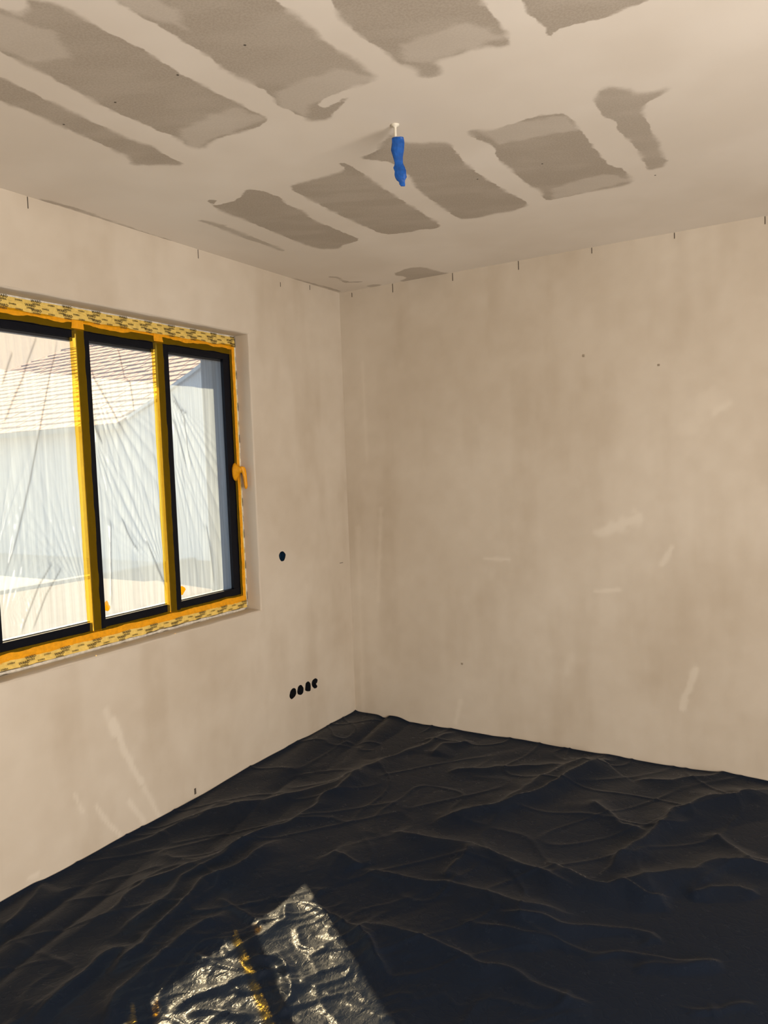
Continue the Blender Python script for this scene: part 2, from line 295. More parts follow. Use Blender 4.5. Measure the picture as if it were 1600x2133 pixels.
def sheet_mat():
    t = NT('black_polythene')
    vec = t.mapped((1, 1, .4))
    w = t.noise(7, 2, .5, t.mapped((1, 2.2, 1), (0, 0, .6)))
    cr = t.n('ShaderNodeTexVoronoi', _feature='DISTANCE_TO_EDGE', Scale=26.0)
    warp = t.n('ShaderNodeTexNoise', Scale=7.0, Detail=3.0)
    t.set(warp, 'Vector', t.coord())
    add = t.n('ShaderNodeVectorMath', _operation='MULTIPLY_ADD')
    t.set(add, '0', warp.outputs['Color']); add.inputs[1].default_value = (.16, .16, .16); t.set(add, '2', t.mapped((1, 1, 0)))
    t.set(cr, 'Vector', add.outputs[0])
    tiny = t.noise(48, 3, .6, t.mapped((1.7, .75, 1), (0, 0, .5)))
    h = t.math('ADD', t.math('MULTIPLY', w, 1.0), t.math('MULTIPLY', tiny, t.maprange(t.attr('crumple'), 0, 1, .10, 1.5, False)))
    h = t.math('ADD', h, t.math('MULTIPLY', t.maprange(cr.outputs['Distance'], 0, .12), .22))
    scuff = t.noise(14, 6, .7)
    rough = t.maprange(scuff, .35, .75, .20, .30)
    dust = t.mix(t.maprange(scuff, .6, .85, 0, .2), (0.0058, 0.0112, 0.0235), (0.011, 0.016, 0.025))
    nrm = t.bump(h, .22, .006)
    dif = t.n('ShaderNodeBsdfDiffuse'); t.set(dif, 'Color', dust); t.set(dif, 'Normal', nrm)
    gl = t.n('ShaderNodeBsdfGlossy'); gl.inputs['Color'].default_value = (1, 1, 1, 1); t.set(gl, 'Roughness', rough); t.set(gl, 'Normal', nrm)
    gl2 = t.n('ShaderNodeBsdfGlossy'); gl2.inputs['Roughness'].default_value = .46; t.set(gl2, 'Normal', nrm)
    gm = t.n('ShaderNodeMixShader'); gm.inputs[0].default_value = .45
    t.t.links.new(gl.outputs[0], gm.inputs[1]); t.t.links.new(gl2.outputs[0], gm.inputs[2])
    lw = t.n('ShaderNodeLayerWeight', Blend=.5); t.set(lw, 'Normal', nrm)
    fac = t.math('ADD', t.math('MULTIPLY', t.math('POWER', lw.outputs['Facing'], 5.0), .50), .015)
    mx = t.n('ShaderNodeMixShader'); t.set(mx, '0', fac)
    t.t.links.new(dif.outputs[0], mx.inputs[1]); t.t.links.new(gm.outputs[0], mx.inputs[2])
    return t.done(mx.outputs[0])

def film_mat():
    t = NT('clear_masking_film')
    fold = t.math('MULTIPLY', t.attr('fold'), .9)          # creases where the film lies doubled
    film_c = t.mix(fold, (.74, .86, 1.0), (.40, .45, .50))
    tr = t.n('ShaderNodeBsdfTransparent'); t.t.links.new(t.mix(fold, (.97, .98, 1), (.50, .51, .53)), tr.inputs[0])
    dif = t.n('ShaderNodeBsdfDiffuse'); t.t.links.new(film_c, dif.inputs[0])
    tl = t.n('ShaderNodeBsdfTranslucent'); t.t.links.new(film_c, tl.inputs[0])
    gl = t.n('ShaderNodeBsdfGlossy'); gl.inputs['Color'].default_value = (1, 1, 1, 1); gl.inputs['Roughness'].default_value = .12
    sc = t.n('ShaderNodeMixShader'); sc.inputs[0].default_value = .75
    t.t.links.new(dif.outputs[0], sc.inputs[1]); t.t.links.new(tl.outputs[0], sc.inputs[2])
    a = t.n('ShaderNodeMixShader')
    streak = t.noise(1.0, 3, .55, t.mapped((1, 60, 1.5)))
    t.set(a, '0', t.maprange(streak, .3, .75, .30, .44))
    t.t.links.new(tr.outputs[0], a.inputs[1]); t.t.links.new(sc.outputs[0], a.inputs[2])
    b = t.n('ShaderNodeMixShader'); t.set(b, '0', t.schlick(.03))
    t.t.links.new(a.outputs[0], b.inputs[1]); t.t.links.new(gl.outputs[0], b.inputs[2])
    return t.done(b.outputs[0])

def glass_mat():
    t = NT('window_glass')
    tr = t.n('ShaderNodeBsdfTransparent'); tr.inputs[0].default_value = (.93, .96, .97, 1)
    gl = t.n('ShaderNodeBsdfGlossy'); gl.inputs['Roughness'].default_value = .01
    b = t.n('ShaderNodeMixShader'); t.set(b, '0', t.schlick(.04))
    t.t.links.new(tr.outputs[0], b.inputs[1]); t.t.links.new(gl.outputs[0], b.inputs[2])
    return t.done(b.outputs[0])

def tape_mat(name, color, clear, rough=.45, tl_share=.5):
    t = NT(name)
    n = t.noise(60, 3)
    c = t.mix(t.maprange(n, .3, .7), tuple(k * .9 for k in color), tuple(min(1, k * 1.08) for k in color))
    tr = t.n('ShaderNodeBsdfTransparent'); tr.inputs[0].default_value = (1.0, .72, .10, 1)
    tl = t.n('ShaderNodeBsdfTranslucent'); t.set(tl, 'Color', c)
    pr = t.principled(c, rough, t.bump(n, .25, .002), .4)
    s1 = t.n('ShaderNodeMixShader'); s1.inputs[0].default_value = tl_share
    t.t.links.new(pr, s1.inputs[1]); t.t.links.new(tl.outputs[0], s1.inputs[2])
    s2 = t.n('ShaderNodeMixShader'); s2.inputs[0].default_value = clear
    t.t.links.new(s1.outputs[0], s2.inputs[1]); t.t.links.new(tr.outputs[0], s2.inputs[2])
    return t.done(s2.outputs[0])

M_PLASTER = plaster_mat()
M_CEIL = ceiling_mat()
M_SHEET = sheet_mat()
M_FILM = film_mat()
M_GLASS = glass_mat()
M_TAPE = tape_mat('orange_masking_tape', (0.80, 0.48, 0.010), .72)
M_TAPE_OPAQUE = tape_mat('orange_tape_layers', (0.92, 0.40, 0.006), .02, tl_share=.12)
M_TAPE_PRINT = tape_mat('pale_printed_tape', (0.86, 0.62, 0.16), .01, .6, tl_share=.12)
M_INK = simple_mat('printed_ink', (0.07, 0.055, 0.02), .7)
M_FRAME = simple_mat('anthracite_frame', (0.003, 0.004, 0.008), .38, .15, 40, .15)
M_BEAD = simple_mat('grey_glazing_bead', (0.022, 0.024, 0.028), .45, .5, 60, .1)
M_EXT = simple_mat('grey_render', (0.19, 0.20, 0.22), .9, .2, 30, .06)
M_SCREED = simple_mat('floor_screed', (0.32, 0.30, 0.27), .9, .2, 12, .12)
M_WHITE = simple_mat('white_plastic', (0.72, 0.68, 0.58), .5, .4, 50, .05)
M_BLUE = simple_mat('blue_tape', (0.003, 0.075, 0.34), .45, .4, 60, .18, .3)
M_BOX = simple_mat('black_box_plastic', (0.012, 0.013, 0.016), .5, .3, 50, .1)
M_BOXBLUE = simple_mat('dark_blue_box_plastic', (0.008, 0.030, 0.065), .45, .4, 50, .1)
M_PENCIL = simple_mat('pencil_lead', (0.09, 0.075, 0.06), .8, .2, 80, .1)
M_NICK = simple_mat('plaster_pit', (0.33, 0.275, 0.21), .8, .2, 80, .1)
M_BARE = simple_mat('torn_edge_filler', (0.70, 0.66, 0.58), .8, .2, 70, .15, .4)

# ------------------------------------------------------------------ room shell
RX, RY = 4.6, -5.2              # far extents of the room behind the camera
WY0, WY1, WZ0, WZ1 = -2.285, -0.847, 0.8185, 2.245   # plastered window opening
BV = 0.007                      # rounded plaster edge
WX = -0.10                      # inner face of the window frame

def lines(a, b, step, extra=()):
    n = max(1, int(round((b - a) / step)))
    base = list(np.linspace(a, b, n + 1))
    for e in extra:
        base = [k for k in base if abs(k - e) > step * .45 or k in (a, b)]
    return np.array(sorted(set(list(np.round(base, 5)) + [round(e, 5) for e in extra])))

def fbm(u, v, seed):
    return sum(vnoise(u * 2 ** k + 9.7 * k, v * 2 ** k + 4.3 * k, seed + k) * .5 ** k for k in range(4)) / 1.875

def tone_field(px, py, seed):
    big = fbm(px * 1.5 + 20, py * 1.5 + 20, seed)
    streak = fbm(px * 7 + 20, py * 1.7 + 20, seed + 9)
    fine = fbm(px * 14 + 20, py * 14 + 20, seed + 17)
    return np.clip(.57 + (big - .5) * 1.05 + (fine - .5) * .35 - np.clip(streak - .52, 0, 1) * 1.1, 0, 1)

def smear_field(px, py, smears):
    s = np.zeros(px.shape)
    for w, amt, pts in smears:
        d, _, arc = seg_dist(px, py, pts)
        wob = .55 + .9 * vnoise(px * 35, py * 35, 5)
        s += amt * np.exp(-(d / (w * wob)) ** 2)
    return np.clip(s, -1, 1)

# floor slab
floor = MB().box((0, RY, -0.08), (RX, 0, -0.006)).build('floor', M_SCREED)
tag(floor, 'grey screed floor under the black plastic sheet', 'floor', kind='structure')

# --- right wall (y = 0)
gx, gz = np.r_[lines(0, 2.7, .0125), lines(2.7, RX, .05)[1:]], lines(0, H, .0125)
GX, GZ = np.meshgrid(gx, gz, indexing='ij')
nx, nz = len(gx), len(gz)
wav = (vnoise(GX * 1.5, GZ * 1.2, 3) - .5) * .004 * sstep(0, .15, GX) * sstep(0, .15, H - GZ)
V = np.stack([GX, wav, GZ], -1).reshape(-1, 3)
I = np.arange(nx * nz).reshape(nx, nz)
F = np.stack([I[:-1, :-1], I[1:, :-1], I[1:, 1:], I[:-1, 1:]], -1).reshape(-1, 4)
wall_r = mesh_obj('wall_right', V, F, M_PLASTER, smooth=True)
set_attr(wall_r, 'tone', tone_field(V[:, 0], V[:, 2], 300))
set_attr(wall_r, 'smear', smear_field(V[:, 0], V[:, 2], SMEARS_RIGHT))
tag(wall_r, 'plain beige plastered wall meeting the window wall at the corner', 'wall', kind='structure')

# --- left wall (x = 0) with the window opening and the socket holes
hole_rects = []
outlines = [smooth_poly(p, 2) for p in SOCKET_HOLES]
def bounds(ps, m):
    a = np.array([q for p in ps for q in p])
    return a[:, 0].min() - m, a[:, 0].max() + m, a[:, 1].min() - m, a[:, 1].max() + m
hole_rects = [(bounds(outlines[:1], .012), outlines[:1]), (bounds(outlines[1:], .012), outlines[1:])]
oy0, oy1, oz0, oz1 = WY0 - BV, WY1 + BV, WZ0 - BV, WZ1 + BV
ey = [oy0, oy1] + [k for r, _ in hole_rects for k in r[:2]]
ez = [oz0, oz1] + [k for r, _ in hole_rects for k in r[2:]]
gy, gz = np.r_[lines(RY, -2.9, .05)[:-1], lines(-2.9, 0, .0125, ey)], lines(0, H, .0125, ez)
GY, GZ = np.meshgrid(gy, gz, indexing='ij')
ny, nz = len(gy), len(gz)
V = np.stack([np.zeros_like(GY), GY, GZ], -1).reshape(-1, 3)
I = np.arange(ny * nz).reshape(ny, nz)
F = np.stack([I[:-1, :-1], I[1:, :-1], I[1:, 1:], I[:-1, 1:]], -1).reshape(-1, 4)
cy, cz = V[F, 1].mean(1), V[F, 2].mean(1)
keep = ~((cy > oy0) & (cy < oy1) & (cz > oz0) & (cz < oz1))
for r, _ in hole_rects:
    keep &= ~((cy > r[0]) & (cy < r[1]) & (cz > r[2]) & (cz < r[3]))
bm = bmesh.new()
bv = [bm.verts.new(p) for p in V]
for f in F[keep]: bm.faces.new([bv[i] for i in f])
index = {(round(p[1], 4), round(p[2], 4)): bv[i] for i, p in enumerate(V)}
for r, outs in hole_rects:
    # boundary ring of the removed rectangle
    ys = [k for k in gy if r[0] - 1e-4 <= k <= r[1] + 1e-4]; zs = [k for k in gz if r[2] - 1e-4 <= k <= r[3] + 1e-4]
    ring = [(y, zs[0]) for y in ys] + [(ys[-1], z) for z in zs[1:]] + [(y, zs[-1]) for y in ys[-2::-1]] + [(ys[0], z) for z in zs[-2:0:-1]]
    rv = [index[(round(a, 4), round(b, 4))] for a, b in ring]
    ed = []
    for i in range(len(rv)):
        e = bm.edges.get((rv[i], rv[(i + 1) % len(rv)])) or bm.edges.new((rv[i], rv[(i + 1) % len(rv)]))
        ed.append(e)
    for p in outs:
        pv = [bm.verts.new((0, a, b)) for a, b in p]
        ed += [bm.edges.new((pv[i], pv[(i + 1) % len(pv)])) for i in range(len(pv))]
    bmesh.ops.triangle_fill(bm, use_beauty=True, use_dissolve=False, edges=ed)
bmesh.ops.delete(bm, geom=[v for v in bm.verts if not v.link_faces], context='VERTS')
for f in bm.faces:
    f.normal_update()
    if f.normal.x < 0: f.normal_flip()
me = bpy.data.meshes.new('wall_left'); bm.to_mesh(me); bm.free()
me.materials.append(M_PLASTER)
wall_l = bpy.data.objects.new('wall_left', me); col.objects.link(wall_l)
co = np.zeros(len(me.vertices) * 3); me.vertices.foreach_get('co', co); co = co.reshape(-1, 3)
set_attr(wall_l, 'tone', tone_field(co[:, 1], co[:, 2], 330))
set_attr(wall_l, 'smear', smear_field(co[:, 1], co[:, 2], SMEARS_LEFT))
tag(wall_l, 'beige plastered wall with the taped window set in it', 'wall', kind='structure')

# plastered reveal: rounded edge, then back to the frame
def reveal(name, side):
    prof = [(0.0, BV), (-.002, BV * .45), (-.0045, BV * .12), (-BV, 0.0), (-.05, 0.0), (WX - .005, 0.0)]
    a = {'jamb_far': (WY1, 1), 'jamb_near': (WY0, -1), 'soffit': (WZ1, 1), 'sill': (WZ0, -1)}[side]
    mb = MB(); n = 40
    for k in range(n + 1):
        t = k / n
        for (x, o) in prof:
            wob = (vnoise(np.array([t * 30 + 3.3]), np.array([x * 40 + 7.0]), 21)[0] - .5) * .003 * (1 if -.09 < x < -.004 else .25)
            if side.startswith('jamb'):
                z = WZ0 - o + (WZ1 - WZ0 + 2 * o) * t
                mb.v.append((x, a[0] + a[1] * o + wob, z))
            else:
                y = WY0 - o + (WY1 - WY0 + 2 * o) * t
                mb.v.append((x, y, a[0] + a[1] * o + wob))
    m = len(prof)
    for k in range(n):
        for j in range(m - 1): mb.f.append((k * m + j, k * m + j + 1, (k + 1) * m + j + 1, (k + 1) * m + j))
    o = mesh_obj(name, mb.v, mb.f, M_PLASTER, wall_l, smooth=True)
    set_attr(o, 'smear', [0.0] * len(mb.v)); set_attr(o, 'tone', [0.45] * len(mb.v))
    return o
reveal('jamb', 'jamb_far'); reveal('jamb', 'jamb_near'); reveal('soffit', 'soffit'); reveal('window_sill', 'sill')

# thin white filler bead where plaster meets the taped frame, and the torn edge along the sill
def wavy_bar(name, mat, parent, axis, fixed, a, b, half, xin, seed, amp):
    """a ragged little bead; axis 1 runs along y, axis 2 along z"""
    n = int((b - a) / .012); mb = MB()
    for k in range(n + 1):
        t = a + (b - a) * k / n
        w = half * (.55 + .9 * vnoise(np.array([t * 38.0]), np.array([.5]), seed)[0])
        d = amp * (vnoise(np.array([t * 14.0]), np.array([3.5]), seed + 1)[0] - .5)
        for dx, dv in ((-.004, -w), (.004, -w * .8), (.005, w * .6), (-.004, w)):
            p = (xin + dx, t, fixed + dv + d) if axis == 1 else (xin + dx, fixed + dv + d, t)
            mb.v.append(p)
    for k in range(n):
        for j in range(4): mb.f.append((k * 4 + j, k * 4 + (j + 1) % 4, (k + 1) * 4 + (j + 1) % 4, (k + 1) * 4 + j))
    mb.f += [(3, 2, 1, 0), tuple(n * 4 + j for j in range(4))]
    return mb.build(name, mat, parent, smooth=True)
wavy_bar('filler_bead', M_BARE, wall_l, 1, WZ1 - .002, WY0 + .01, WY1 - .004, .0035, WX + .004, 31, .002)
wavy_bar('filler_bead', M_BARE, wall_l, 2, WY1 - .002, WZ0 + .02, WZ1 - .004, .0035, WX + .004, 33, .002)
wavy_bar('torn_sill_edge', M_BARE, wall_l, 1, WZ0 + .006, WY0 + .01, WY1 - .02, .007, WX + .006, 35, .006)

# pencil marks under the ceiling line
for (a, z1, z0) in MARKS_RIGHT:
    z1 = min(z1, H - .002)
    MB().box((a - .0016, -.0016, z0), (a + .0016, .0004, z1)).build('pencil_mark', M_PENCIL, wall_r)
for (a, z1, z0) in MARKS_LEFT:
    z1 = min(z1, H - .002)
    MB().box((-.0004, a - .0016, z0), (.0012, a + .0016, z1)).build('pencil_mark', M_PENCIL, wall_l)

for (p, q) in NICKS_LEFT:
    MB().box((-.0004, min(p[0], q[0]) - .0015, min(p[1], q[1]) - .001), (.0012, max(p[0], q[0]) + .0015, max(p[1], q[1]) + .001)).build('plaster_nick', M_PENCIL, wall_l)
for (p, q) in NICKS_RIGHT:
    MB().box((min(p[0], q[0]) - .0015, -.0036, min(p[1], q[1]) - .001), (max(p[0], q[0]) + .0015, .002, max(p[1], q[1]) + .001)).build('plaster_nick', M_NICK, wall_r)

# --- walls behind the camera: the terrace door opening is in the wall at x = RX
OP0, OP1, OPZ = -4.35, -1.85, 2.2
wb = MB().box((0, RY - .1, 0), (RX, RY, H)).build('wall_rear', M_PLASTER); set_attr(wb, 'tone', [0.5] * len(wb.data.vertices))
tag(wb, 'beige plastered wall behind the camera', 'wall', kind='structure')
wn_ = MB().box((RX, RY, 0), (RX + .3, OP0, H)).box((RX, OP1, 0), (RX + .3, 0, H)).box((RX, OP0, OPZ), (RX + .3, OP1, H)).build('wall_side', M_PLASTER)
set_attr(wn_, 'tone', [0.5] * len(wn_.data.vertices))
tag(wn_, 'beige plastered wall with the terrace door opening, behind the camera', 'wall', kind='structure')

# --- ceiling: one fine grid, cut into compound (the ceiling itself) and its bare board patches, one with the cable's shadow painted in
gx = np.r_[np.arange(0, 2.9, .0125), np.linspace(2.9, RX, 24)]
gy = np.r_[np.linspace(RY, -3.2, 24), np.arange(-3.2 + .0125, -.001, .0125), 0.0]
GX, GY = np.meshgrid(gx, gy, indexing='ij')
px, py = GX.ravel(), GY.ravel()
sd = np.full(px.shape, -1.0); lv = np.zeros(px.shape); owner = np.full(px.shape, -1)
for k, (val, poly) in enumerate(CEIL_PATCHES):
    s = poly_sd(px, py, smooth_poly(poly, 1)); m = s > sd
    sd = np.where(m, s, sd); lv = np.where(m, val, lv); owner = np.where(m & (s > 0), k, owner)
for poly in CEIL_BANDS:
    lv = lv * (1 - .38 * sstep(-.004, .010, poly_sd(px, py, poly) + (vnoise(px * 30, py * 30, 8) - .5) * .02))
for pts in CEIL_LINES:
    d, _, arc = seg_dist(px, py, pts)
    s = .0105 * (.6 + .8 * vnoise(px * 20, py * 20, 9)) - d
    m = s > sd; sd = np.where(m, s, sd); lv = np.where(m, .75, lv)
sd = np.clip(sd, -.08, .08)
haze_v = fbm(px * 2.4 + 20, py * 2.4 + 20, 360); cu_, cv_ = px * .88 + py * .48, -px * .48 + py * .88
thin_v = fbm(cu_ * 6 + 20, cv_ * 15 + 20, 370)
ix, iy = len(gx), len(gy)
I = np.arange(ix * iy).reshape(ix, iy)
F = np.stack([I[:-1, :-1], I[:-1, 1:], I[1:, 1:], I[1:, :-1]], -1).reshape(-1, 4)
P3 = np.stack([px, py, np.full(px.shape, H)], -1)
own_f = np.where((owner[F] == owner[F[:, :1]]).all(1), owner[F[:, 0]], -1)
ceiling = None
for k in range(-1, len(CEIL_PATCHES)):
    f = F[own_f == k]
    if not len(f): continue
    u, inv = np.unique(f, return_inverse=True)
    o = mesh_obj('ceiling' if k < 0 else 'bare_board_patch', P3[u], inv.reshape(-1, 4), M_CEIL, ceiling)
    set_attr(o, 'bare_distance', sd[u]); set_attr(o, 'bare_level', lv[u]); set_attr(o, 'haze', haze_v[u]); set_attr(o, 'thin', thin_v[u])
    if k < 0: ceiling = o
tag(ceiling, 'plasterboard ceiling with pale filled joints and bare brown board patches', 'ceiling', kind='structure')
MB().box((-.1, RY - .1, H + .004), (RX + .1, .1, H + .08)).build('ceiling_slab', M_SCREED, ceiling)
for (a, b) in CEIL_SPOTS:
    mb = MB(); n = 10
    mb.v = [(a, b, H - .0012)] + [(a + .0035 * math.cos(6.283 * i / n), b + .0035 * math.sin(6.283 * i / n), H - .0004) for i in range(n)]
    mb.f = [(0, 1 + i, 1 + (i + 1) % n) for i in range(n)]
    mb.build('screw_head', M_PENCIL, ceiling)

# ------------------------------------------------------------------ window
win = empty('window_1', (WX, (WY0 + WY1) / 2, WZ0))
tag(win, 'three-pane anthracite window masked with orange tape and clear film', 'window', kind='structure')
bpy.context.view_layer.update()
WM = Matrix.Translation((-WX, -(WY0 + WY1) / 2, -WZ0))
def wpart(mb, name, mat, parent=None, **kw):
    off = win.location if parent is None else (0, 0, 0)
    mb.v = [tuple(np.array(p) - np.array(win.location)) for p in mb.v]
    return mb.build(name, mat, win if parent is None else parent, **kw)

FZ0, FZ1 = .900, 2.152          # clear edge of the outer frame (black sash starts here)
GZ0, GZ1 = .937, 2.122          # glass line
# outer frame
mb = MB()
mb.box((-.17, WY0 - .01, FZ1), (WX, WY1 + .01, 2.185)).box((-.17, WY0 - .01, .872), (WX, WY1 + .01, FZ0))
mb.box((-.17, -.885, FZ0), (WX, WY1 + .01, FZ1)).box((-.17, WY0 - .01, FZ0), (WX, -2.25, FZ1))
wpart(mb, 'outer_frame', M_FRAME, bevel=.0015)
# pale packing strips between frame and plaster, under the printed tape
mb = MB()
mb.box((-.15, WY0 - .01, 2.185), (WX - .004, WY1 + .01, WZ1 + .01)).box((-.15, WY0 - .01, WZ0 - .01), (WX - .004, WY1 + .01, .872))
wpart(mb, 'packing_strip', M_BARE)
# mullions: trapezoid section, narrower towards the outside
MUL = [(-1.800, -1.738), (-1.372, -1.311)]
for (a, b) in MUL:
    wpart(MB().prism([(-.098, a), (-.098, b), (-.165, b - .004), (-.165, a + .047)], 2, FZ0, FZ1), 'mullion', M_FRAME, bevel=.0012)
PANES = [(-2.250, -1.800), (-1.738, -1.372), (-1.311, -.885)]
EDGE = [(.052, .0), (.005, .0), (.014, .046)]       # extra sash width left / right of each pane
for i, (a, b) in enumerate(PANES):
    l, r = a + EDGE[i][0], b - EDGE[i][1]
    mb = MB()
    mb.box((-.152, a, GZ1), (-.104, b, FZ1)).box((-.152, a, FZ0), (-.104, b, GZ0))
    if EDGE[i][0]: mb.box((-.152, a, GZ0), (-.104, l, GZ1))
    if EDGE[i][1]: mb.box((-.152, r, GZ0), (-.104, b, GZ1))
    s = wpart(mb, 'sash', M_FRAME, bevel=.0015)
    mb = MB(); q = .011
    mb.box((-.146, l, GZ1 - q), (-.122, r, GZ1)).box((-.146, l, GZ0), (-.122, r, GZ0 + .004))
    wpart(mb, 'glazing_bead', M_BEAD, s)
    wpart(MB().box((-.139, l - (.0 if i else .0), GZ0), (-.135, r, GZ1)), 'glass_pane', M_GLASS)

# taped handle on the right-hand sash
def loft(rings, n=14, cap=True):
    """rings: (centre, u-axis, v-axis) ellipses"""
    mb = MB()
    for k, (c, u, v) in enumerate(rings):
        for j in range(n):
            t = 6.28318 * j / n; w = 1 + .10 * (vnoise(np.array([j * .9]), np.array([k * .8]), 51)[0] - .5)
            mb.v.append(tuple(np.array(c) + (np.array(u) * math.cos(t) + np.array(v) * math.sin(t)) * w))
    for k in range(len(rings) - 1):
        for j in range(n): mb.f.append((k * n + j, k * n + (j + 1) % n, (k + 1) * n + (j + 1) % n, (k + 1) * n + j))
    if cap: mb.f += [tuple(range(n))[::-1], tuple((len(rings) - 1) * n + j for j in range(n))]
    return mb
hy, hz = -.887, 1.545
rings = [((-.104, hy, hz), (0, .019, 0), (0, 0, .046)), ((-.094, hy, hz), (0, .021, 0), (0, 0, .048)), ((-.084, hy, hz + .004), (0, .015, 0), (0, 0, .032)),
         ((-.066, hy + .002, hz + .010), (0, .012, 0), (0, 0, .016)), ((-.052, hy + .004, hz + .012), (0, .013, 0), (0, 0, .016))]
hb = wpart(loft(rings), 'handle', M_TAPE_OPAQUE, smooth=True)
hb['label'] = 'window handle wrapped in orange tape'
rings = [((-.050, hy - .004, hz + .026), (.006, 0, 0), (0, .007, .001)), ((-.049, hy + .004, hz + .022), (.010, 0, 0), (0, .013, .002)), ((-.048, hy + .010, hz + .006), (.010, 0, 0), (0, .014, .004)),
         ((-.047, hy + .016, hz - .020), (.009, 0, 0), (0, .011, .003)), ((-.046, hy + .018, hz - .050), (.009, 0, 0), (0, .010, .001)),
         ((-.046, hy + .020, hz - .078), (.008, 0, 0), (0, .009, 0)), ((-.046, hy + .019, hz - .090), (.004, 0, 0), (0, .005, 0))]
wpart(loft(rings), 'lever', M_TAPE_OPAQUE, hb, smooth=True)

# grey exterior reveal of the opening
mb = MB()
XO = -.375
mb.box((XO, -.815, .62), (-.150, -.70, 2.5)).box((XO, -2.45, .62), (-.150, -2.32, 2.5))
mb.box((XO, -2.32, 2.205), (-.150, -.815, 2.5)).box((XO - .03, -2.32, .62), (-.150, -.815, .845))
o = wpart(mb, 'exterior_reveal', M_EXT)
# roller guide rail seen through the pane
wpart(MB().box((-.30, -.845, .845), (-.26, -.815, 2.205)).box((-.215, -.838, .845), (-.195, -.815, 2.205)), 'guide_rail', M_BEAD, bevel=.002)

# ------------------------------------------------------------------ clear masking film, one sheet for each pane
def film(a, b, z0, z1, seed, fans, folds, label):
    n, m = int((b - a) / .0026), int((z1 - z0) / .010)
    Y, Z = np.meshgrid(np.linspace(a, b, n + 1), np.linspace(z0, z1, m + 1), indexing='ij')
    u = Y - a; v = Z - z0
    d = (vnoise(u * 42 + v * 1.3 + 3 * vnoise(u * 4, v * 2, seed + 3), v * 1.6, seed) - .5) * .0035
    d += (vnoise(u * 95 + v * 2.0, v * 3.0, seed + 1) - .5) * .0007
    d += (vnoise(u * 14 - v * 1.0, v * 1.1, seed + 2) - .5) * .007
    for (fy, fz, ang, spread, amp, freq, reach) in fans:
        dy, dz = Y - fy, Z - fz
        r = np.hypot(dy, dz) + 1e-6; th = np.arctan2(dy, -dz) - ang
        th = (th + math.pi) % (2 * math.pi) - math.pi
        env = np.exp(-(th / spread) ** 2) * sstep(0, .06, r) * np.exp(-(r / reach) ** 2)
        ph = freq * th + 2.5 * vnoise(th * 6, r * 2, seed + 7)
        d += amp * env * (np.abs(np.sin(ph)) ** .7 - .5) * np.minimum(1, r * 6)
    fold = np.zeros(Y.shape)
    for pts in folds:
        dd, side, arc = seg_dist(Y.ravel(), Z.ravel(), pts)
        dd = dd.reshape(Y.shape); side = side.reshape(Y.shape); arc = arc.reshape(Y.shape)
        tp = sstep(0, .12, arc) * sstep(0, .2, 1 - arc) * .8 + .2 * sstep(0, .05, arc) * sstep(0, .05, 1 - arc)
        d += .009 * tp * np.exp(-dd / np.where(side > 0, .0045, .014))
        fold = np.maximum(fold, tp * np.exp(-(dd / .0042) ** 2))
    edge = np.minimum(np.minimum(Y - a, b - Y), np.minimum(Z - z0, z1 - Z))
    d *= sstep(0, .02, edge)
    X = -.122 + np.clip(d, -.010, .0075)
    I = np.arange((n + 1) * (m + 1)).reshape(n + 1, m + 1)
    F = np.stack([I[:-1, :-1], I[1:, :-1], I[1:, 1:], I[:-1, 1:]], -1).reshape(-1, 4)
    o = mesh_obj('masking_film', np.stack([X, Y, Z], -1).reshape(-1, 3), F, M_FILM, smooth=True)
    set_attr(o, 'fold', fold.ravel())
    tag(o, label, 'plastic film', 'clear films over the window panes')
    return o
film(-2.200, -1.797, .9385, 2.111, 60, [(-2.20, .95, math.pi - .55, .5, .006, 30, .5), (-2.19, 1.25, math.pi - .30, .16, .008, 22, 1.0), (-1.80, .98, math.pi + .35, .3, .005, 40, .5)], FOLDS[0],
     'clear film on the window pane at the photo edge, furthest from the corner')
film(-1.733, -1.372, .9385, 2.111, 70, [(-1.735, 2.00, .55, .40, .008, 26, .75), (-1.735, 1.75, .40, .25, .007, 26, .6), (-1.374, 1.05, math.pi + .45, .35, .007, 30, .6)], FOLDS[1],
     'clear film on the middle pane between the two taped mullions')
film(-1.297, -.931, .9385, 2.111, 80, [(-1.308, 1.97, .45, .35, .008, 30, .75), (-1.308, 1.70, .30, .25, .006, 30, .5)], FOLDS[2],
     'clear film on the pane beside the taped handle, nearest the corner')

# small orange tape tabs behind the film, in the lower corners of two panes
def tab(y, z, label):
    mb = MB(); n = 14
    for x in (-.1245, -.1235):
        for k in range(n):
            t = 6.283 * k / n; r = .019 * (1 + .18 * math.sin(3 * t + y * 9) + .08 * math.cos(5 * t))
            mb.v.append((x, y + r * math.cos(t), z + r * 1.15 * math.sin(t)))
    mb.f = [tuple(range(n))[::-1], tuple(range(n, 2 * n))] + [(k, (k + 1) % n, n + (k + 1) % n, n + k) for k in range(n)]
    tag(mb.build('tape_tab', M_TAPE), label, 'tape', 'tape tabs in the pane corners')
tab(-1.712, .985, 'yellow tape tab in the lower corner of the middle pane')
tab(-1.272, .985, 'yellow tape tab in the lower corner of the pane nearest the corner')

